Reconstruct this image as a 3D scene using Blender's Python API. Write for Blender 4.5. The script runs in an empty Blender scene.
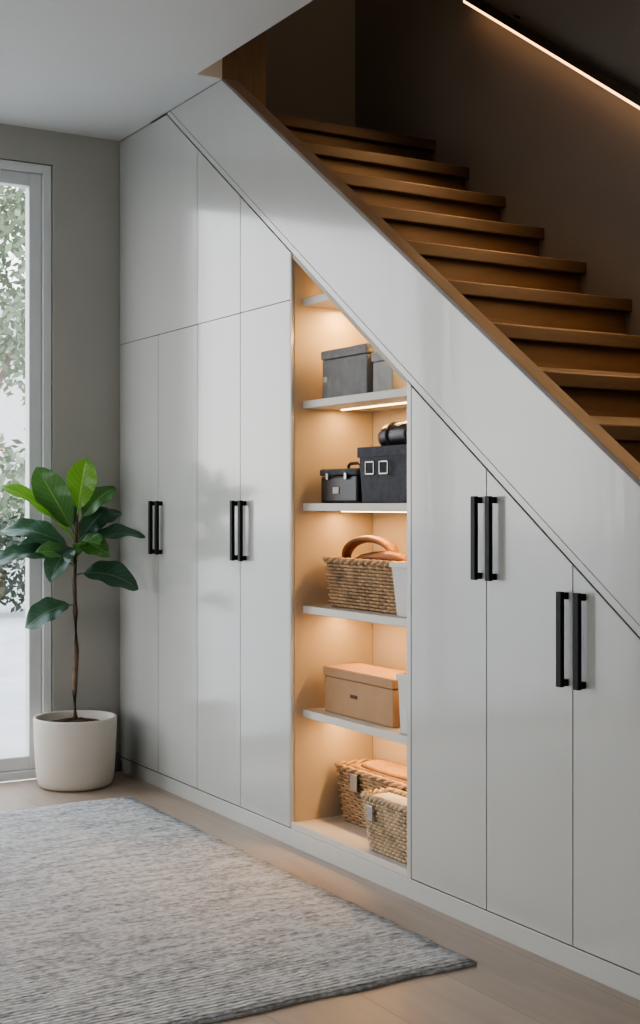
import bpy, bmesh, math, random
from mathutils import Vector, Matrix
random.seed(7)
scene = bpy.context.scene
col = scene.collection
try:
    scene.view_settings.look = 'AgX - Medium High Contrast'
except Exception as ex: print(ex)

# ------------------------------------------------------------ materials
def new_mat(name):
    m = bpy.data.materials.new(name); m.use_nodes = True
    nt = m.node_tree; b = nt.nodes['Principled BSDF']
    return m, nt, b
def mat_basic(name, c, rough=0.5, var=0.06, scale=8.0, bump=0.0, bscale=60.0, stretch=(1,1,1), metallic=0.0, spec=0.5, coat=0.0):
    m, nt, b = new_mat(name)
    tc = nt.nodes.new('ShaderNodeTexCoord'); mp = nt.nodes.new('ShaderNodeMapping')
    mp.inputs['Scale'].default_value = stretch
    nt.links.new(tc.outputs['Object'], mp.inputs['Vector'])
    n = nt.nodes.new('ShaderNodeTexNoise'); n.inputs['Scale'].default_value = scale; n.inputs['Detail'].default_value = 5
    nt.links.new(mp.outputs[0], n.inputs['Vector'])
    r = nt.nodes.new('ShaderNodeValToRGB')
    r.color_ramp.elements[0].position = 0.3; r.color_ramp.elements[1].position = 0.7
    r.color_ramp.elements[0].color = (*[x*(1-var) for x in c], 1)
    r.color_ramp.elements[1].color = (*[min(1, x*(1+var)) for x in c], 1)
    nt.links.new(n.outputs[0], r.inputs[0]); nt.links.new(r.outputs[0], b.inputs['Base Color'])
    b.inputs['Roughness'].default_value = rough; b.inputs['Metallic'].default_value = metallic
    b.inputs['Specular IOR Level'].default_value = spec
    b.inputs['Coat Weight'].default_value = coat
    if bump > 0:
        n2 = nt.nodes.new('ShaderNodeTexNoise'); n2.inputs['Scale'].default_value = bscale; n2.inputs['Detail'].default_value = 4
        nt.links.new(mp.outputs[0], n2.inputs['Vector'])
        bp = nt.nodes.new('ShaderNodeBump'); bp.inputs['Strength'].default_value = bump; bp.inputs['Distance'].default_value = 0.005
        nt.links.new(n2.outputs[0], bp.inputs['Height']); nt.links.new(bp.outputs[0], b.inputs['Normal'])
        if coat>0: nt.links.new(bp.outputs[0], b.inputs['Coat Normal'])
    return m
def mat_emit(name, c, s):
    m, nt, b = new_mat(name)
    b.inputs['Base Color'].default_value = (*c, 1)
    b.inputs['Emission Color'].default_value = (*c, 1); b.inputs['Emission Strength'].default_value = s
    return m

M_cab = mat_basic('satin_lacquer', (.50,.50,.47), .2, .02, 2.0, .32, 2.4, (2.6,1,.4), spec=.6, coat=.6)
M_cab.node_tree.nodes['Principled BSDF'].inputs['Coat Roughness'].default_value = .09
M_carc = mat_basic('carcass_gap_shade', (.22,.22,.21), .6, .05)  # darker than the doors, to paint shade into the gaps between them
M_shelf = mat_basic('shelf_white', (.62,.585,.53), .4, .02)
M_niche = mat_basic('niche_liner', (.50,.415,.31), .5, .03)
M_wall = mat_basic('wall_paint_greige', (.44,.43,.39), .85, .02, 3, .05, 120)
M_wallw = mat_basic('wall_paint_light', (.5,.49,.46), .85, .02, 3, .05, 120)
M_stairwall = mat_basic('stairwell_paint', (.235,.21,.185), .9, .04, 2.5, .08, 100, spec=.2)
M_ceil = mat_basic('ceiling_paint', (.66,.67,.66), .9, .015, 2)
M_black = mat_basic('matte_black_metal', (.008,.008,.009), .5, .1, spec=.3)
M_frame = mat_basic('window_frame_grey', (.70,.72,.72), .4, .03)
M_base = mat_basic('baseboard_paint', (.30,.29,.27), .6, .03)
def mat_wood(name, c1, c2, rough, stretch, scale=3.0, bump=.1):
    m, nt, b = new_mat(name)
    tc = nt.nodes.new('ShaderNodeTexCoord'); mp = nt.nodes.new('ShaderNodeMapping'); mp.inputs['Scale'].default_value = stretch
    nt.links.new(tc.outputs['Object'], mp.inputs['Vector'])
    n = nt.nodes.new('ShaderNodeTexNoise'); n.inputs['Scale'].default_value = scale; n.inputs['Detail'].default_value = 8; n.inputs['Distortion'].default_value = .8
    nt.links.new(mp.outputs[0], n.inputs['Vector'])
    r = nt.nodes.new('ShaderNodeValToRGB'); r.color_ramp.elements[0].position = .3; r.color_ramp.elements[1].position = .72
    r.color_ramp.elements[0].color = (*c1, 1); r.color_ramp.elements[1].color = (*c2, 1)
    nt.links.new(n.outputs[0], r.inputs[0]); nt.links.new(r.outputs[0], b.inputs['Base Color'])
    b.inputs['Roughness'].default_value = rough
    bp = nt.nodes.new('ShaderNodeBump'); bp.inputs['Strength'].default_value = bump; bp.inputs['Distance'].default_value = .003
    nt.links.new(n.outputs[0], bp.inputs['Height']); nt.links.new(bp.outputs[0], b.inputs['Normal'])
    return m
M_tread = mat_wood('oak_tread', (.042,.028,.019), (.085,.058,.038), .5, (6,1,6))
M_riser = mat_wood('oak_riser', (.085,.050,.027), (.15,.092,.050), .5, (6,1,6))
M_oakcap = mat_wood('oak_cap', (.13,.098,.074), (.19,.148,.112), .5, (2,8,2))
M_pier = mat_wood('oak_panel', (.15,.11,.075), (.21,.16,.105), .5, (8,8,1))
M_rail = mat_wood('walnut_rail', (.03,.02,.014), (.05,.034,.022), .45, (1,8,8))
M_warm = mat_emit('led_warm', (1,.64,.30), 9)
M_warmrail = mat_emit('led_warm_rail', (1,.54,.24), 5)

# floor
def mat_floor():
    m, nt, b = new_mat('light_oak_boards')
    tc = nt.nodes.new('ShaderNodeTexCoord')
    br = nt.nodes.new('ShaderNodeTexBrick')
    br.inputs['Scale'].default_value = 1; br.inputs['Brick Width'].default_value = 2.2; br.inputs['Row Height'].default_value = .24
    br.inputs['Mortar Size'].default_value = .0012; br.inputs['Mortar Smooth'].default_value = .3
    br.inputs['Color1'].default_value = (.43,.34,.265,1); br.inputs['Color2'].default_value = (.47,.375,.295,1); br.inputs['Mortar'].default_value = (.28,.21,.16,1)
    nt.links.new(tc.outputs['Object'], br.inputs['Vector'])
    mp = nt.nodes.new('ShaderNodeMapping'); mp.inputs['Scale'].default_value = (1,7,1)
    nt.links.new(tc.outputs['Object'], mp.inputs['Vector'])
    n = nt.nodes.new('ShaderNodeTexNoise'); n.inputs['Scale'].default_value = 4; n.inputs['Detail'].default_value = 8
    nt.links.new(mp.outputs[0], n.inputs['Vector'])
    r = nt.nodes.new('ShaderNodeValToRGB'); r.color_ramp.elements[0].color = (.80,.78,.76,1); r.color_ramp.elements[1].color = (1.1,1.1,1.1,1)
    nt.links.new(n.outputs[0], r.inputs[0])
    mx = nt.nodes.new('ShaderNodeMix'); mx.data_type = 'RGBA'; mx.blend_type = 'MULTIPLY'; mx.inputs[0].default_value = 1
    nt.links.new(br.outputs[0], mx.inputs[6]); nt.links.new(r.outputs[0], mx.inputs[7]); nt.links.new(mx.outputs[2], b.inputs['Base Color'])
    b.inputs['Roughness'].default_value = .42
    return m
M_floor = mat_floor()
def mat_rug():
    m, nt, b = new_mat('woven_wool')
    tc = nt.nodes.new('ShaderNodeTexCoord')
    mp = nt.nodes.new('ShaderNodeMapping'); mp.inputs['Scale'].default_value = (1,.16,1)
    nt.links.new(tc.outputs['Object'], mp.inputs['Vector'])
    n = nt.nodes.new('ShaderNodeTexNoise'); n.inputs['Scale'].default_value = 42; n.inputs['Detail'].default_value = 5; n.inputs['Roughness'].default_value = .7
    nt.links.new(mp.outputs[0], n.inputs['Vector'])
    mp2 = nt.nodes.new('ShaderNodeMapping'); mp2.inputs['Scale'].default_value = (1,.6,1)
    nt.links.new(tc.outputs['Object'], mp2.inputs['Vector'])
    n3 = nt.nodes.new('ShaderNodeTexNoise'); n3.inputs['Scale'].default_value = 85; n3.inputs['Detail'].default_value = 3
    nt.links.new(mp2.outputs[0], n3.inputs['Vector'])
    ad = nt.nodes.new('ShaderNodeMath'); ad.operation = 'ADD'
    nt.links.new(n.outputs[0], ad.inputs[0]); nt.links.new(n3.outputs[0], ad.inputs[1])
    hf = nt.nodes.new('ShaderNodeMath'); hf.operation = 'MULTIPLY'; hf.inputs[1].default_value = .5
    nt.links.new(ad.outputs[0], hf.inputs[0])
    r = nt.nodes.new('ShaderNodeValToRGB'); r.color_ramp.elements[0].position = .36; r.color_ramp.elements[1].position = .57
    r.color_ramp.elements[0].color = (.26,.265,.275,1); r.color_ramp.elements[1].color = (.68,.68,.675,1)
    nt.links.new(hf.outputs[0], r.inputs[0]); nt.links.new(r.outputs[0], b.inputs['Base Color'])
    w = nt.nodes.new('ShaderNodeTexWave'); w.wave_type='BANDS'; w.bands_direction='X'; w.inputs['Scale'].default_value = 20; w.inputs['Distortion'].default_value = 3.0; w.inputs['Detail'].default_value=3; w.inputs['Detail Scale'].default_value=3
    nt.links.new(tc.outputs['Object'], w.inputs['Vector'])
    wm = nt.nodes.new('ShaderNodeMath'); wm.operation='MULTIPLY'; wm.inputs[1].default_value=.65
    nt.links.new(w.outputs['Fac'], wm.inputs[0])
    a2 = nt.nodes.new('ShaderNodeMath'); a2.operation='ADD'
    nt.links.new(wm.outputs[0], a2.inputs[0]); nt.links.new(ad.outputs[0], a2.inputs[1])
    bp = nt.nodes.new('ShaderNodeBump'); bp.inputs['Strength'].default_value = .9; bp.inputs['Distance'].default_value = .006
    nt.links.new(a2.outputs[0], bp.inputs['Height']); nt.links.new(bp.outputs[0], b.inputs['Normal'])
    b.inputs['Roughness'].default_value = .95; b.inputs['Specular IOR Level'].default_value = .1
    return m
M_rug = mat_rug()

# ------------------------------------------------------------ mesh helpers
def finish(bm, name, mat, parent=None, smooth=False):
    bmesh.ops.recalc_face_normals(bm, faces=bm.faces)
    vs = [v.co for v in bm.verts]
    lo = Vector((min(v.x for v in vs), min(v.y for v in vs), min(v.z for v in vs)))
    hi = Vector((max(v.x for v in vs), max(v.y for v in vs), max(v.z for v in vs)))
    c = (lo+hi)/2
    for v in bm.verts: v.co -= c
    me = bpy.data.meshes.new(name); bm.to_mesh(me); bm.free()
    if smooth:
        for p in me.polygons: p.use_smooth = True
    mats = mat if isinstance(mat, (list, tuple)) else [mat]
    for m in mats: me.materials.append(m)
    ob = bpy.data.objects.new(name, me); col.objects.link(ob)
    if parent is not None:
        ob.parent = parent; ob.location = c - parent.location
    else: ob.location = c
    return ob
def empty(name, loc=(0,0,0)):
    e = bpy.data.objects.new(name, None); e.empty_display_size = .1; e.location = loc; col.objects.link(e); return e
def add_box(bm, x0,x1,y0,y1,z0,z1, bev=0.0, rot=0, pivot=None):
    t = bmesh.new()
    r = bmesh.ops.create_cube(t, size=1)
    for v in t.verts:
        v.co = Vector(((x0+x1)/2+v.co.x*(x1-x0), (y0+y1)/2+v.co.y*(y1-y0), (z0+z1)/2+v.co.z*(z1-z0)))
    if bev > 0: bmesh.ops.bevel(t, geom=t.edges[:], offset=bev, segments=2, affect='EDGES', profile=.5)
    if rot:
        p = Vector(pivot) if pivot else Vector(((x0+x1)/2,(y0+y1)/2,0))
        bmesh.ops.rotate(t, verts=t.verts[:], cent=p, matrix=Matrix.Rotation(rot,3,'Z'))
    merge(bm, t)
def merge(bm, t):
    me = bpy.data.meshes.new('tmp'); t.to_mesh(me); t.free(); bm.from_mesh(me); bpy.data.meshes.remove(me)
def box(name, mat, x0,x1,y0,y1,z0,z1, bev=0.0, parent=None, rot=0, pivot=None):
    bm = bmesh.new(); add_box(bm,x0,x1,y0,y1,z0,z1,bev,rot,pivot); return finish(bm,name,mat,parent)
def boxes(name, mat, lst, bev=0.0, parent=None):
    bm = bmesh.new()
    for b in lst: add_box(bm,*b,bev)
    return finish(bm,name,mat,parent)
def clip(poly, a, b, c):   # keep a*x+b*z<=c
    out = []
    for i in range(len(poly)):
        p, q = poly[i], poly[(i+1)%len(poly)]
        dp = a*p[0]+b*p[1]-c; dq = a*q[0]+b*q[1]-c
        if dp <= 0: out.append(p)
        if (dp < 0 and dq > 0) or (dp > 0 and dq < 0):
            t = dp/(dp-dq); out.append((p[0]+t*(q[0]-p[0]), p[1]+t*(q[1]-p[1])))
    return out
def prism(name, mat, poly, y0, y1, parent=None, bev=0.0):
    bm = bmesh.new()
    f = [bm.verts.new((x,y0,z)) for x,z in poly]; g = [bm.verts.new((x,y1,z)) for x,z in poly]
    bm.faces.new(f); bm.faces.new(g[::-1]); n = len(poly)
    for i in range(n): bm.faces.new((f[i],g[i],g[(i+1)%n],f[(i+1)%n]))
    if bev > 0: bmesh.ops.bevel(bm, geom=bm.edges[:], offset=bev, segments=2, affect='EDGES')
    return finish(bm,name,mat,parent)
def add_tube(bm, pts, r, sides=8, closed=False, caps=True, up=Vector((0,0,1)), flat=1.0):
    n = len(pts); rings = []
    for i,p in enumerate(pts):
        p = Vector(p)
        a = Vector(pts[(i-1)%n] if (closed or i>0) else pts[i]); b = Vector(pts[(i+1)%n] if (closed or i<n-1) else pts[i])
        t = (b-a).normalized()
        s = t.cross(up)
        if s.length < 1e-3: s = t.cross(Vector((1,0,0)))
        s.normalize(); u = s.cross(t).normalized()
        rr = r[i] if isinstance(r,(list,tuple)) else r
        rings.append([bm.verts.new(p + s*math.cos(2*math.pi*k/sides)*rr + u*math.sin(2*math.pi*k/sides)*rr*flat) for k in range(sides)])
    m = n if closed else n-1
    for i in range(m):
        A, B = rings[i], rings[(i+1)%n]
        for k in range(sides): bm.faces.new((A[k],A[(k+1)%sides],B[(k+1)%sides],B[k]))
    if caps and not closed:
        bm.faces.new(rings[0]); bm.faces.new(rings[-1][::-1])
def lathe(bm, prof, cx, cy, seg=64):
    rings = [[bm.verts.new((cx+r*math.cos(2*math.pi*k/seg), cy+r*math.sin(2*math.pi*k/seg), z)) for k in range(seg)] for r,z in prof]
    for A,B in zip(rings, rings[1:]):
        for k in range(seg): bm.faces.new((A[k],A[(k+1)%seg],B[(k+1)%seg],B[k]))
    bm.faces.new(rings[0][::-1]); bm.faces.new(rings[-1])

# ------------------------------------------------------------ room
H = 2.6; S = .709; W = .96
def L(x): return 2.928 - S*x
box('floor', M_floor, 0,7.5,-5,1.1,-.1,0)
boxes('wall_window', M_wall, [(-.2,0,-.285,.96,0,2.9),(-.2,0,-3.0,-.285,2.465,2.9),(-.2,0,-5,-3.0,0,2.9)])
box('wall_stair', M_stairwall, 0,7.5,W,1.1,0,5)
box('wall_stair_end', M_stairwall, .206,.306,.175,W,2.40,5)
boxes('wall_near', M_wallw, [(0,1.2,-5.2,-5,0,2.6),(4.2,7.5,-5.2,-5,0,2.6),(1.2,4.2,-5.2,-5,2.4,2.6),(1.2,4.2,-5.2,-5,0,.25)])  # opening cut out of view for the added fill window
box('wall_right', M_wallw, 7.5,7.7,-5,1.1,0,5)
boxes('ceiling', M_ceil, [(0,.944,-.1,0,2.6,2.9),(0,7.5,-5,-.1,2.6,2.9)])
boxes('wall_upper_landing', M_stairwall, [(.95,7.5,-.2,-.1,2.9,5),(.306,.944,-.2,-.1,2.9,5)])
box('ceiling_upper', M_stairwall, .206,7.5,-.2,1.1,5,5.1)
box('baseboard_window', M_base, 0.0,.014,-.27,-.002,0,.075,.002)

# window (patio door)
win = empty('window_1', (-.05,-1.6,1.2))
fy0, fy1 = -2.99, -.288
def ring(name, x0,x1,y0,y1,z0,z1,w, mat, bev=.003):
    boxes(name, mat, [(x0,x1,y0,y0+w,z0,z1),(x0,x1,y1-w,y1,z0,z1),(x0,x1,y0+w,y1-w,z1-w,z1),(x0,x1,y0+w,y1-w,z0,z0+w)], bev, win)
ring('outer_frame', -.09,-.008, fy0,fy1, .002,2.462,.035, M_frame)
for i,(a,b) in enumerate([(fy0+.036,-1.64),(-1.638,fy1-.036)]):
    ring('sash_%d'%(i+1), -.075,-.025, a,b,.038,2.426,.052, M_frame)
    m, nt, bb = new_mat('clear_glass_%d'%i)
    out = nt.nodes['Material Output']; tr = nt.nodes.new('ShaderNodeBsdfTransparent'); gl = nt.nodes.new('ShaderNodeBsdfGlossy'); gl.inputs['Roughness'].default_value=.02
    mx = nt.nodes.new('ShaderNodeMixShader'); mx.inputs[0].default_value = .06
    nt.links.new(tr.outputs[0], mx.inputs[1]); nt.links.new(gl.outputs[0], mx.inputs[2]); nt.links.new(mx.outputs[0], out.inputs['Surface'])
    box('pane_%d'%(i+1), m, -.052,-.048,a+.052,b-.052,.09,2.374,0,win)
fill_win = empty('added_fill_window', (2.7,-5.1,1.3))  # added window out of view, sized to let in fill daylight
boxes('frame', M_frame, [(1.2,1.26,-5.14,-5.06,.25,2.4),(4.14,4.2,-5.14,-5.06,.25,2.4),(1.26,4.14,-5.14,-5.06,2.34,2.4),(1.26,4.14,-5.14,-5.06,.25,.31),(2.67,2.73,-5.14,-5.06,.31,2.34)],.003,fill_win)

# exterior
M_ground = mat_basic('patio_stone', (.46,.46,.45), .8, .12, 1.5)
box('patio_ground', M_ground, -60,25,-40,50,-.2,-.11)
def foliage(name, blobs, n, size, c, trunk=None):
    e = empty(name, blobs[0][:3])
    bm = bmesh.new()
    for (x,y,z,r) in blobs:
        for i in range(n):
            d = Vector((random.gauss(0,1),random.gauss(0,1),random.gauss(0,1))).normalized()*r*random.uniform(.2,1)**.5
            p = Vector((x,y,z))+d
            if p.z < -.08: continue
            u = Vector((random.uniform(-1,1),random.uniform(-1,1),random.uniform(-1,1))).normalized(); w = u.orthogonal().normalized()
            s = size*random.uniform(.6,1.3)
            vs = [bm.verts.new(p+u*s),bm.verts.new(p+w*s*.5),bm.verts.new(p-u*s),bm.verts.new(p-w*s*.5)]
            bm.faces.new(vs)
    finish(bm,'leaves',mat_basic(name+'_leaf',c,.8,.2,3,spec=.2),e)
    if trunk:
        bm = bmesh.new()
        for t in trunk: add_tube(bm,t[0],t[1],8)
        finish(bm,'trunk',mat_basic(name+'_bark',(.20,.17,.14),.9,.2,10,.3),e)
def tree(x,y,h,r,n=700):
    bl=[(x,y,h,r),(x-.5,y+r*.9,h-.5,r*.8),(x+.4,y-r*.8,h-.3,r*.8),(x,y,h+r*.8,r*.7)]
    foliage('garden_tree',bl,n,.08,(.24,.285,.20),[([(x,y,-.11),(x+.05,y+.05,h*.5),(x,y,h)],[.12,.09,.05]),([(x+.05,y+.05,h*.5),(x-.3,y+r*.5,h-.5)],[.05,.03])])
tree(-13,3.2,4.2,1.7,1500); tree(-12,7.6,4.2,1.4); tree(-16.5,-2,5,1.7)
foliage('garden_shrub', [(-9,1.9,.35,.5),(-9.2,2.7,.45,.6),(-9,1.0,.3,.5),(-9.1,3.5,.4,.5)], 900, .05, (.07,.085,.065))
foliage('garden_hedge', [(-21,-4+k*1.6,1.2,1.5) for k in range(13)], 600, .13, (.27,.31,.23))
hs = empty('neighbour_house', (-28,8,0))
box('facade', mat_basic('render_white',(.66,.66,.64),.9,.05), -32,-28,-4,24,-.11,5.2,0,hs)
boxes('house_windows', mat_basic('dark_glass',(.3,.32,.33),.2,.1), [(-27.99,-27.9,-3+k*3,-1.8+k*3,1.0,2.6) for k in range(8)],.0,hs)
prism('roof', mat_basic('roof_tile',(.38,.36,.34),.8,.2), [(-32.4,5.2),(-27.6,5.2),(-30,6.8)], -4.3,24.3,hs)

# ------------------------------------------------------------ storage cabinet
cab = empty('under_stair_cabinet', (2.0,0,0))
g = .0013
def door(name, x0,x1,z0,z1):
    p = [(x0+g,z0),(x1-g,z0),(x1-g,z1),(x0+g,z1)]
    p = clip(p, S,1,2.928-.004)
    if len(p) > 2: prism(name, M_cab, p, 0,.02, cab, .0008)
zs = 1.757
dx = [0.004,.392,.74,1.082,1.43]
for i in range(4): door('door_lower_%d'%(i+1), dx[i],dx[i+1],.059,zs-g)
door('door_upper_1', .004,.74,zs+g,2.592); door('door_upper_2', .74,1.082,zs+g,2.592); door('door_upper_3',1.082,1.43,zs+g,2.592)
rx = [2.111,2.449,2.777,3.115,3.453,3.791,4.04]
for i in range(6): door('door_right_%d'%(i+1), rx[i],rx[i+1],.059,2.5)
prism('carcass_left', M_carc, clip([(.002,.056),(1.408,.056),(1.408,2.596),(.002,2.596)],S,1,2.928), .0225,.33,cab)
prism('carcass_right', M_carc, clip([(2.132,.056),(4.05,.056),(4.05,2.5),(2.132,2.5)],S,1,2.928), .0225,.33,cab)
prism('side_panel_1', M_cab, clip([(1.410,.056),(1.430,.056),(1.430,2.5),(1.410,2.5)],S,1,2.926), .021,.33,cab)
prism('side_edge_1', M_cab, clip([(1.4315,.056),(1.436,.056),(1.436,2.5),(1.4315,2.5)],S,1,2.926), .0,.31,cab)
prism('side_panel_2', M_cab, clip([(2.090,.056),(2.109,.056),(2.109,2.5),(2.090,2.5)],S,1,2.926), .0,.33,cab)
prism('niche_side', M_niche, clip([(1.4365,.07),(1.439,.07),(1.439,2.5),(1.4365,2.5)],S,1,2.92), .012,.31,cab)
prism('niche_back', M_niche, clip([(1.431,.056),(2.09,.056),(2.09,2.5),(1.431,2.5)],S,1,2.926), .312,.33,cab)
box('niche_bottom', M_shelf, 1.436,2.09,.001,.312,.056,.078,.001,cab)
prism('niche_top', M_niche, [(1.436,L(1.436)-.018),(2.09,L(2.09)-.018),(2.09,L(2.09)-.002),(1.436,L(1.436)-.002)], .004,.312,cab)
box('plinth', M_cab, 0.002,4.1,.001,.03,0,.055,.001,cab)
for i,(z,x1) in enumerate([(1.75,1.635),(1.42,2.09),(1.09,2.09),(.76,2.09),(.425,2.09)]):
    box('shelf_%d'%(i+1), M_shelf, 1.439,x1,.042,.312,z-.012,z+.012,.0012,cab)
    box('led_profile_%d'%(i+1), M_warm, 1.47,min(x1-.03,2.06),.168,.176,z-.016,z-.0125,0,cab)
# diagonal trim & stringer
def band(o0,o1,xa,xb):
    p = [(xa,-1),(xb,-1),(xb,4),(xa,4)]
    p = clip(p, S,1,2.928+o1); p = clip(p,-S,-1,-(2.928+o0)); p = clip(p,0,1,2.598); p = clip(p,0,-1,0); return p
prism('diagonal_trim', M_cab, band(0,.024,0,6), .002,.03, cab, .0008)
st = empty('staircase', (2.5,.5,0))
prism('stringer_panel', M_cab, band(.027,.335,0,6), 0,.05, st, .0012)
prism('stringer_cap', M_oakcap, band(.336,.350,0,6), -.001,.054, st, .001)
boxes('landing_pier', M_pier, [(.306,.944,.001,.052,2.6,5),(.306,.944,.053,.175,2.378,5)],0,st)
for k in range(-4,12):
    x = 1.765+.216*k; z = 1.916-.153*k
    x0 = x-.25 if k>-4 else .308
    ys = .058 if k>-4 else .178
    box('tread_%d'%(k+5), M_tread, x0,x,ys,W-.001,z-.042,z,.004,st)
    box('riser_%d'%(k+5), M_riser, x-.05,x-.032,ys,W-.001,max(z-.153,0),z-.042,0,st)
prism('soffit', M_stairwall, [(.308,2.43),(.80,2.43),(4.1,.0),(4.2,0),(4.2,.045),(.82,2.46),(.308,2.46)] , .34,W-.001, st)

# handles
def handle(name, x, z0, z1):
    bm = bmesh.new()
    add_box(bm, x-.009,x+.009,-.027,-.015,z0,z1,.0015)
    for z in (z0+.010,z1-.010): add_box(bm, x-.007,x+.007,-.016,0,z-.008,z+.008,.001)
    finish(bm,name,M_black,cab)
i=1
for cx,z0,z1 in [(.396,.905,1.112),(1.092,.905,1.112),(2.455,.905,1.120),(2.786,.668,.893)]:
    for s in (-.030,.030):
        handle('handle_%d'%i, cx+s, z0,z1); i+=1

# handrail w/ led
def rl(x): return 2.365+.69*(2.045-x)
rail = empty('handrail', (2.5,.9,2.2))
prism('rail_bar', M_rail, [(1.15,rl(1.15)+.010),(4.5,rl(4.5)+.010),(4.5,rl(4.5)+.050),(1.15,rl(1.15)+.050)], .885,.93, rail, .003)
prism('rail_diffuser', M_warmrail, [(1.17,rl(1.17)),(4.48,rl(4.48)),(4.48,rl(4.48)+.0095),(1.17,rl(1.17)+.0095)], .889,.909, rail)
bm = bmesh.new()
for x in (1.4,2.3,3.2,4.1): add_box(bm,x-.012,x+.012,.93,W,rl(x)+.02,rl(x)+.045,.002)
finish(bm,'rail_brackets',M_black,rail)

# ------------------------------------------------------------ rug
bm = bmesh.new()
x0,x1,y0,y1 = .515,2.627,-3.3,-.17
nx,ny = 60,80
top=[[bm.verts.new((x0+(x1-x0)*i/nx + (0.004*math.sin(j*.9) if i in(0,nx) else 0), y0+(y1-y0)*j/ny+(0.003*math.sin(i*1.3) if j in (0,ny) else 0), .012+random.uniform(-.0012,.0012) - (.004 if i in(0,nx) or j in(0,ny) else 0))) for j in range(ny+1)] for i in range(nx+1)]
for i in range(nx):
    for j in range(ny): bm.faces.new((top[i][j],top[i+1][j],top[i+1][j+1],top[i][j+1]))
be = [e for e in bm.edges if e.is_boundary]
r = bmesh.ops.extrude_edge_only(bm, edges=be)
for v in r['geom']:
    if isinstance(v, bmesh.types.BMVert): v.co.z = .001
finish(bm,'area_rug',M_rug,None,True)

# ------------------------------------------------------------ potted plant
pc = Vector((.19,-.262,0))
plant = empty('potted_fiddle_leaf_fig', pc)
M_pot = mat_basic('ceramic_pot', (.60,.55,.48), .55, .04, 6, .1, 40)
bm = bmesh.new()
lathe(bm, [(.115,.001),(.132,.003),(.142,.012),(.148,.03),(.152,.06),(.157,.14),(.160,.22),(.161,.264),(.159,.270),(.151,.270),(.148,.264),(.147,.235)], pc.x, pc.y)
finish(bm,'pot',M_pot,plant,True)
bm = bmesh.new(); prof=[(.146,.228),(.10,.244),(.05,.254),(.01,.258)]
lathe(bm,[(.146,.2)]+prof,pc.x,pc.y,40)
for v in bm.verts:
    if v.co.z>.22: v.co.z += random.uniform(-.004,.006)
finish(bm,'soil',mat_basic('soil',(.07,.035,.018),.95,.4,40,.8,80),plant)
A = Vector((.35,.937,0)); D = Vector((-.937,.35,0)); K=.00391
def PP(px,py,d=0): return pc + A*((px-74)*K) + D*d + Vector((0,0,1.1-(py-504)*K))
bm = bmesh.new()
stem=[PP(74,722),PP(73,690),PP(75,650),PP(74,612),PP(73,580),PP(74,555),PP(75,530),PP(76,512)]
add_tube(bm,stem,[.012,.011,.0105,.010,.009,.0085,.007,.004],8)
finish(bm,'trunk',mat_basic('bark',(.13,.085,.05),.85,.3,30,.4,60),plant,True)
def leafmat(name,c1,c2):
    m, nt, b = new_mat(name)
    tc = nt.nodes.new('ShaderNodeTexCoord'); sp = nt.nodes.new('ShaderNodeSeparateXYZ')
    nt.links.new(tc.outputs['UV'], sp.inputs[0])
    def M(op,a,b2=None):
        n = nt.nodes.new('ShaderNodeMath'); n.operation=op
        for k,v in enumerate((a,b2)):
            if v is None: continue
            if isinstance(v,(int,float)): n.inputs[k].default_value=v
            else: nt.links.new(v,n.inputs[k])
        return n.outputs[0]
    u = M('ABSOLUTE', M('SUBTRACT', sp.outputs[0], .5))
    mid = M('LESS_THAN', u, .022)
    ph = M('SUBTRACT', M('MULTIPLY', sp.outputs[1], 9.0), M('MULTIPLY', u, 5.0))
    vein = M('LESS_THAN', M('ABSOLUTE', M('SUBTRACT', M('FRACT', ph), .5)), .05)
    fac = M('MAXIMUM', mid, M('MULTIPLY', vein, .45))
    n = nt.nodes.new('ShaderNodeTexNoise'); n.inputs['Scale'].default_value=12
    nt.links.new(tc.outputs['Object'], n.inputs['Vector'])
    r = nt.nodes.new('ShaderNodeValToRGB'); r.color_ramp.elements[0].position=.3; r.color_ramp.elements[1].position=.7
    r.color_ramp.elements[0].color=(*c1,1); r.color_ramp.elements[1].color=(*c2,1)
    nt.links.new(n.outputs[0], r.inputs[0])
    mx = nt.nodes.new('ShaderNodeMix'); mx.data_type='RGBA'
    nt.links.new(fac, mx.inputs[0]); nt.links.new(r.outputs[0], mx.inputs[6]); mx.inputs[7].default_value=(min(c2[0]*2.2+.05,1),min(c2[1]*1.7+.05,1),c2[2]*1.8+.02,1)
    nt.links.new(mx.outputs[2], b.inputs['Base Color']); b.inputs['Roughness'].default_value=.3
    tl = nt.nodes.new('ShaderNodeBsdfTranslucent'); tl.inputs['Color'].default_value=(c2[0]*1.4,c2[1]*1.4,c2[2],1)
    ms = nt.nodes.new('ShaderNodeMixShader'); ms.inputs[0].default_value=.25
    nt.links.new(b.outputs[0], ms.inputs[1]); nt.links.new(tl.outputs[0], ms.inputs[2]); nt.links.new(ms.outputs[0], nt.nodes['Material Output'].inputs['Surface'])
    return m
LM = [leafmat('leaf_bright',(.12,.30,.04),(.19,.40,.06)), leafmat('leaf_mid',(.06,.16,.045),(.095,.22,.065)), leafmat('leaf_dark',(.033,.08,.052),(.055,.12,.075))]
tocam = Vector((.858,-.513,0))
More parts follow.
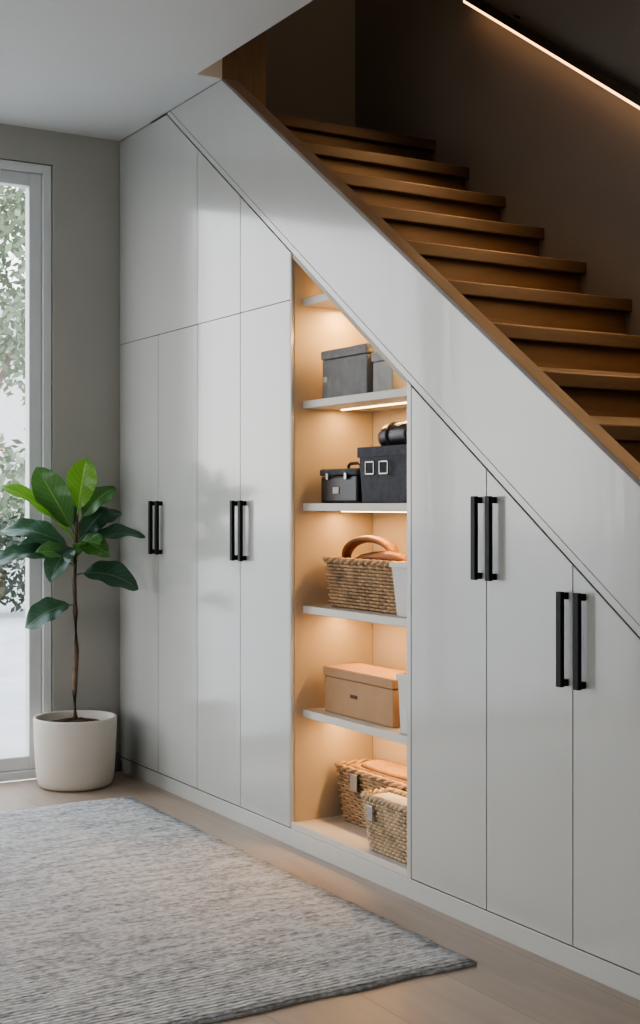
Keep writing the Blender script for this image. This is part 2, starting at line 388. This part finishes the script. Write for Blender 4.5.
def leaf(name, B, T, w, nrm, mi, bulge=.02, petiole=.12):
    bm = bmesh.new(); uvl = bm.loops.layers.uv.new('UVMap')
    ax = T-B; Ln = ax.length; d = ax.normalized()
    n = (nrm - d*nrm.dot(d)).normalized(); s = d.cross(n).normalized()
    NU,NV = 8,16; grid=[]
    def mid(t): return B + ax*t + n*(bulge*4*t*(1-t)) - Vector((0,0,1))*(.02*t*t)
    for j in range(NV+1):
        t=j/NV; tt = petiole+(1-petiole)*t
        prof = (math.sin(math.pi*min(1,t**.85))**.62)*(.62+.55*t) if 0<t<1 else .03
        if t>.8: prof*= (1 - ((t-.8)/.2)**3*.25)
        row=[]
        for i in range(NU+1):
            q = (i/NU-.5)*2
            p = mid(tt) + s*(q*w*.5*prof) + n*(abs(q)**1.3*w*.13*prof + .006*math.sin(t*16+q*2)*abs(q))
            row.append((bm.verts.new(p),(i/NU,t)))
        grid.append(row)
    for j in range(NV):
        for i in range(NU):
            c=[grid[j][i],grid[j][i+1],grid[j+1][i+1],grid[j+1][i]]
            f=bm.faces.new([x[0] for x in c])
            for lp,x in zip(f.loops,c): lp[uvl].uv=x[1]
    pts=[mid(petiole*k/3) for k in range(4)]
    add_tube(bm,pts,.003,6)
    return finish(bm,name,LM[mi],plant,True)
U=Vector((0,0,1))
specs = [
 ((76,516),(85,453),-.04,.135,tocam+U*.2,0,.01),
 ((74,536),(36,462),.0,.145,tocam*1+U*.5-A*.1,1,.02),
 ((77,524),(114,482),.07,.11,tocam*.6+U*.6,1,.02),
 ((73,540),(-2,480),-.05,.115,tocam*.5+U*1,0,.03),
 ((73,552),(0,526),.05,.135,tocam*.6+U*.8,2,.04),
 ((73,566),(-10,560),-.06,.13,tocam*.5+U*.9,2,.05),
 ((75,553),(143,532),-.02,.12,tocam*.5+U*.9,2,.04),
 ((74,575),(136,584),-.04,.14,tocam*.8+U*.8,2,.04),
 ((74,605),(25,622),-.04,.13,tocam*.8+U*.7,2,.03),
 ((76,540),(120,508),.09,.12,tocam*.7+U*.7,2,.03),
 ((75,560),(98,538),-.16,.11,tocam*.3+U*1,1,.03),
 ((74,548),(50,574),-.17,.12,tocam*.5+U*1,2,.03),
 ((76,545),(106,503),.04,.11,tocam*1+U*.3,2,.02),
 ((74,560),(14,543),.02,.12,tocam*.8+U*.6,2,.03),
 ((75,530),(62,488),.08,.10,tocam*1+U*.3,2,.02),
 ((75,545),(108,550),-.1,.11,tocam*.8+U*.6,1,.03),
 ((74,568),(36,546),-.12,.12,tocam*.7+U*.8,1,.03)]
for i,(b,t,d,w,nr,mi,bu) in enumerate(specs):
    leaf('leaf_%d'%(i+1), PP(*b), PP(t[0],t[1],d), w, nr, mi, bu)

# ------------------------------------------------------------ shelf contents
zt = {1:1.433, 2:1.103, 3:.773, 4:.438, 5:.079}
M_felt = mat_basic('grey_felt',(.26,.26,.26),.9,.12,30,.4,120)
M_felt2 = mat_basic('light_grey_felt',(.40,.395,.38),.9,.1,30,.4,120)
M_char = mat_basic('charcoal_fabric',(.075,.078,.088),.85,.2,40,.5,150)
M_blk = mat_basic('black_plastic',(.02,.02,.022),.35,.2)
M_metal = mat_basic('brushed_metal',(.45,.44,.42),.35,.1,metallic=1)
M_card = mat_basic('kraft_board',(.42,.245,.125),.75,.08,10,.15,60)
M_label = mat_basic('paper_label',(.6,.57,.50),.8,.03)
M_white = mat_basic('white_plastic',(.60,.58,.54),.45,.03)
M_leath = mat_basic('tan_leather',(.24,.095,.03),.5,.2,12,.2,60)
M_cloth = mat_basic('ochre_cloth',(.36,.20,.09),.9,.2,15,.6,80)
M_wick = mat_basic('wicker',(.42,.27,.15),.7,.4,25,.3,120)
M_wick2 = mat_basic('pale_wicker',(.54,.41,.27),.7,.35,25,.3,120)
M_liner = mat_basic('basket_liner',(.26,.17,.10),.9,.1)

def lidbox(name, x0,x1,y0,y1,z,h,mat,lid=.03,clasp=True):
    e=empty(name,((x0+x1)/2,(y0+y1)/2,z))
    box('body',mat,x0+.004,x1-.004,y0+.004,y1-.004,z,z+h-lid,.004,e)
    box('lid',mat,x0,x1,y0,y1,z+h-lid+.0015,z+h,.004,e)
    if clasp:
        box('label_holder',M_metal,x0+.014,x0+.040,y0+.001,y0+.0045,z+h*.35,z+h*.35+.018,.001,e)
    return e
lidbox('storage_box',1.495,1.765,.075,.235,zt[1],.155,M_felt)
lidbox('storage_box',1.775,1.888,.085,.245,zt[1],.125,M_felt2,clasp=False)

e=empty('black_case',(1.6,.15,zt[2]))
box('body',M_blk,1.485,1.705,.08,.20,zt[2],zt[2]+.085,.008,e)
box('lid',M_char,1.482,1.708,.077,.203,zt[2]+.087,zt[2]+.108,.006,e)
boxes('latches',M_metal,[(1.53,1.544,.072,.079,zt[2]+.074,zt[2]+.094),(1.64,1.654,.072,.079,zt[2]+.074,zt[2]+.094)],.001,e)
bm=bmesh.new(); add_tube(bm,[(1.56,.14,zt[2]+.106),(1.562,.14,zt[2]+.120),(1.575,.14,zt[2]+.126),(1.62,.14,zt[2]+.126),(1.633,.14,zt[2]+.120),(1.635,.14,zt[2]+.106)],.005,8,up=Vector((0,1,0)))
finish(bm,'grip',M_blk,e,True)
box('tag',M_label,1.565,1.60,.0775,.0795,zt[2]+.03,zt[2]+.05,0,e)
e=empty('fabric_bin',(1.87,.16,zt[2]))
def taperbin(bm,x0,x1,y0,y1,z0,z1,tp,th):
    def rr(ix,z): 
        a=ix; return [(x0+a,y0+a,z),(x1-a,y0+a,z),(x1-a,y1-a,z),(x0+a,y1-a,z)]
    rings=[rr(tp,z0),rr(0,z1),rr(th,z1),rr(tp+th,z0+.008)]
    V=[[bm.verts.new(p) for p in r] for r in rings]
    for a,b in zip(V,V[1:]):
        for k in range(4): bm.faces.new((a[k],a[(k+1)%4],b[(k+1)%4],b[k]))
    bm.faces.new(V[0][::-1]); bm.faces.new(V[-1])
    bmesh.ops.bevel(bm,geom=[ed for ed in bm.edges],offset=.003,segments=2,affect='EDGES')
bm=bmesh.new(); taperbin(bm,1.735,2.04,.065,.225,zt[2],zt[2]+.168,.008,.008); finish(bm,'bin',M_char,e)
boxes('rim_band',M_char,[(1.733,2.042,.0625,.066,zt[2]+.138,zt[2]+.169),(2.04,2.0435,.066,.224,zt[2]+.138,zt[2]+.169)],.001,e)
def buckle(cx,z):
    w=.024;h=.020;t=.004
    return [(cx-w,cx+w,.056,.0615,z+h-t,z+h),(cx-w,cx+w,.056,.0615,z-h,z-h+t),(cx-w,cx-w+t,.056,.0615,z-h,z+h),(cx+w-t,cx+w,.056,.0615,z-h,z+h)]
boxes('buckles',M_metal,buckle(1.81,zt[2]+.105)+buckle(1.885,zt[2]+.105),.001,e)
e=empty('black_roll_bag',(1.88,.15,zt[2]+.17))
bm=bmesh.new()
pts=[(1.765,.145,zt[2]+.20),(1.772,.145,zt[2]+.20),(1.79,.145,zt[2]+.20),(1.90,.145,zt[2]+.203),(2.01,.145,zt[2]+.20),(2.03,.145,zt[2]+.20)]
add_tube(bm,pts,[.020,.034,.040,.042,.038,.03],20); finish(bm,'roll',M_blk,e,True)
bm=bmesh.new()
for x in (1.83,1.93): add_tube(bm,[(x,.145+.043*math.cos(a),zt[2]+.202+.043*math.sin(a)) for a in [k*math.pi/12 for k in range(24)]],.004,6,True,up=Vector((1,0,0)))
finish(bm,'bands',M_char,e,True)

# wicker basket
def basket(name,x0,x1,y0,y1,z,h,tp,mat,rows=None,handles=True,rot=0):
    cx,cy=(x0+x1)/2,(y0+y1)/2
    e=empty(name,(cx,cy,z)); hx,hy=(x1-x0)/2,(y1-y0)/2; R=Matrix.Rotation(rot,3,'Z')
    rad=.022
    def path(off,n):
        ax,ay=hx+off-rad,hy+off-rad; per=4*(ax+ay)+2*math.pi*rad; out=[]
        for k in range(n):
            s=per*k/n
            L1,L2,Aq=2*ax,2*ay,math.pi*rad/2
            pieces=[(L1,0),(Aq,1),(L2,2),(Aq,3),(L1,4),(Aq,5),(L2,6),(Aq,7)]
            for ln,idx in pieces:
                if s<=ln or idx==7: break
                s-=ln
            q=min(s/ln,1); 
            if idx==0: p=(-ax+q*L1,-ay-rad); nn=(0,-1)
            elif idx==2: p=(ax+rad,-ay+q*L2); nn=(1,0)
            elif idx==4: p=(ax-q*L1,ay+rad); nn=(0,1)
            elif idx==6: p=(-ax-rad,ay-q*L2); nn=(-1,0)
            else:
                c={1:(ax,-ay,-90),3:(ax,ay,0),5:(-ax,ay,90),7:(-ax,-ay,180)}[idx]
                a=math.radians(c[2]+90*q); nn=(math.cos(a),math.sin(a)); p=(c[0]+rad*nn[0],c[1]+rad*nn[1])
            out.append((p,nn))
        return out
    def W3(p,zz): v=R@Vector((p[0],p[1],0)); return Vector((cx+v.x,cy+v.y,zz))
    rows=rows or int(h/.0105); n=160; stakes=26
    bm=bmesh.new()
    for r in range(rows):
        zz=z+.006+(h-.018)*r/(rows-1); off=-tp*(1-r/(rows-1))-.005
        pts=[]
        for k,(p,nn) in enumerate(path(off,n)):
            o=.0042*math.sin(2*math.pi*k/n*stakes+math.pi*(r%2))
            pts.append(W3((p[0]+nn[0]*o,p[1]+nn[1]*o),zz))
        add_tube(bm,pts,.0050,5,True)
    finish(bm,'weave',mat,e,True)
    bm=bmesh.new(); top=path(-.005,stakes*2); bot=path(-tp-.005,stakes*2)
    for k in range(stakes*2): add_tube(bm,[W3(bot[k][0],z+.003),W3(top[k][0],z+h-.006)],.0026,5,up=Vector((1,0,0)))
    finish(bm,'stakes',mat,e,True)
    bm=bmesh.new()
    P=path(-.003,160)
    for ph in (0,math.pi):
        add_tube(bm,[W3((p[0]+nn[0]*.005*math.cos(k*.6+ph),p[1]+nn[1]*.005*math.cos(k*.6+ph)),z+h-.006+.005*math.sin(k*.6+ph)) for k,(p,nn) in enumerate(P)],.006,6,True)
    finish(bm,'rim',mat,e,True)
    bm=bmesh.new()
    a=[W3(p,z+.003) for p,_ in path(-tp-.008,60)]; b=[W3(p,z+h-.012) for p,_ in path(-.012,60)]
    A_=[bm.verts.new(p) for p in a]; B_=[bm.verts.new(p) for p in b]
    for k in range(60): bm.faces.new((A_[k],A_[(k+1)%60],B_[(k+1)%60],B_[k]))
    bm.faces.new(A_[::-1]); finish(bm,'liner',M_liner,e,True)
    return e
# shelf 3
basket('wicker_basket',1.485,1.915,.085,.235,zt[3],.155,.012,M_wick)
e=empty('leather_strap_bag',(1.70,.15,zt[3]+.15))
bm=bmesh.new()
pts=[];rs=[]
for k in range(29):
    a=math.radians(195-k*(205/28)); sn=math.sin(a)
    pts.append((1.665+.125*math.cos(a),.155+.01*math.cos(a),zt[3]+.160+(.058*sn if sn>0 else .02*sn))); rs.append(.007+.005*math.sin(math.pi*k/28))
add_tube(bm,pts,rs,12,up=Vector((0,1,0)),flat=2.2); finish(bm,'strap',M_leath,e,True)
bm=bmesh.new()
pts=[(1.585,.150,zt[3]+.152),(1.63,.150,zt[3]+.158),(1.70,.150,zt[3]+.164),(1.78,.150,zt[3]+.166),(1.84,.150,zt[3]+.162),(1.885,.150,zt[3]+.152)]
add_tube(bm,pts,[.008,.018,.026,.030,.028,.012],14,flat=.62); finish(bm,'pouch',M_leath,e,True)
e=empty('white_bin',(1.98,.12,zt[3]))
bm=bmesh.new(); taperbin(bm,1.932,2.075,.052,.20,zt[3],zt[3]+.155,.012,.004); finish(bm,'body',M_white,e)
boxes('rim',M_white,[(1.928,2.079,.048,.054,zt[3]+.143,zt[3]+.158),(1.928,1.934,.054,.20,zt[3]+.143,zt[3]+.158)],.0015,e)
# shelf 4
e=lidbox('cardboard_box',1.500,1.90,.080,.225,zt[4],.145,M_card,.032,False)
box('label_slot',mat_basic('dark_slot',(.10,.05,.025),.8),1.66,1.70,.0825,.0845,zt[4]+.06,zt[4]+.071,.0005,e)
e=empty('white_bin',(2.0,.12,zt[4]))
bm=bmesh.new(); taperbin(bm,1.965,2.078,.052,.20,zt[4],zt[4]+.17,.006,.004); finish(bm,'body',M_white,e)
boxes('rim',M_white,[(1.962,2.081,.048,.054,zt[4]+.156,zt[4]+.172)],.0015,e)
# bottom
basket('wicker_basket',1.47,1.99,.14,.285,zt[5],.180,.014,M_wick)
e=empty('folded_blanket',(1.72,.21,zt[5]+.15))
bm=bmesh.new()
add_box(bm,1.51,1.95,.165,.262,zt[5]+.12,zt[5]+.182,.012); add_box(bm,1.58,1.94,.170,.258,zt[5]+.1825,zt[5]+.198,.007)
bmesh.ops.subdivide_edges(bm,edges=bm.edges[:],cuts=3,use_grid_fill=True)
for v in bm.verts: v.co.z+=.004*math.sin(v.co.x*60+v.co.y*30)
finish(bm,'fold',M_cloth,e,True)
box('basket_clasp',M_metal,1.585,1.625,.128,.133,zt[5]+.115,zt[5]+.168,.002,e)
basket('wicker_basket',1.825,2.075,.012,.125,zt[5],.165,.014,M_wick2)
e=empty('folded_towel',(1.95,.07,zt[5]+.14))
bm=bmesh.new(); add_box(bm,1.85,2.05,.032,.105,zt[5]+.12,zt[5]+.163,.012); finish(bm,'towel',M_label,e,True)
box('basket_tag',M_metal,1.88,1.91,.0015,.0065,zt[5]+.095,zt[5]+.14,.002,e)

# ------------------------------------------------------------ lights
def area(name, loc, X, down, sx, sy, energy, color, spread=math.pi):
    ld=bpy.data.lights.new(name,'AREA'); ld.shape='RECTANGLE'; ld.size=sx; ld.size_y=sy; ld.energy=energy; ld.color=color; ld.spread=spread
    ob=bpy.data.objects.new(name,ld); col.objects.link(ob)
    Z=-Vector(down).normalized(); Xv=Vector(X).normalized(); Y=Z.cross(Xv).normalized()
    m=Matrix((Xv,Y,Z)).transposed().to_4x4(); m.translation=Vector(loc); ob.matrix_world=m
    return ob
WC=(1,.59,.25)
for i,(z,x1) in enumerate([(1.75,1.635),(1.42,2.06),(1.09,2.06),(.76,2.06),(.425,2.06)]):
    area('led_strip_light',((1.47+x1)/2,.172,z-.018),(1,0,0),(0,0,-1),x1-1.47,.01,2.3 if i else 1.7,WC)
area('led_strip_light',(1.75,.172,L(1.75)-.024),(1,0,-S),(-.578,0,-.816),.55,.01,1.5,WC)
area('rail_led_light',(2.8,.88,rl(2.8)-.01),(1,0,-.69),(-.35,-.75,-.9),3.3,.02,13,(1,.58,.28),math.radians(120))
area('added_stairwell_fill',(1.9,.45,4.95),(1,0,0),(0,0,-1),.6,.3,11,(1,.82,.62))  # added fill lamp out of view, lightens the stairwell walls
def portal(name,loc,X,d,sx,sy):
    o=area(name,loc,X,d,sx,sy,1,(1,1,1)); o.data.cycles.is_portal=True
portal('window_portal',(-.1,-1.635,1.24),(0,1,0),(1,0,0),2.7,2.45)
portal('window_portal',(2.7,-5.02,1.32),(1,0,0),(0,1,0),2.95,2.1)  # portal for the added fill window

w=bpy.data.worlds.new('overcast_sky'); scene.world=w; w.use_nodes=True; nt=w.node_tree; bg=nt.nodes['Background']
tc=nt.nodes.new('ShaderNodeTexCoord'); sp=nt.nodes.new('ShaderNodeSeparateXYZ'); r=nt.nodes.new('ShaderNodeValToRGB')
r.color_ramp.elements[0].position=0; r.color_ramp.elements[0].color=(1,.985,.965,1); r.color_ramp.elements[1].position=.8; r.color_ramp.elements[1].color=(.76,.86,1,1)
nt.links.new(tc.outputs['Generated'],sp.inputs[0]); nt.links.new(sp.outputs[2],r.inputs[0]); nt.links.new(r.outputs[0],bg.inputs['Color'])
bg.inputs['Strength'].default_value=4.6

# ------------------------------------------------------------ camera
cd=bpy.data.cameras.new('camera'); cam=bpy.data.objects.new('camera',cd); col.objects.link(cam)
cd.sensor_width=36; cd.lens=1340/1024*36; cd.shift_y=-8/1024
th=math.atan(801/1340); f=Vector((-math.cos(th),math.sin(th),0))
cam.location=(5.18,-2.13,1.10); cam.rotation_euler=f.to_track_quat('-Z','Y').to_euler()
scene.camera=cam
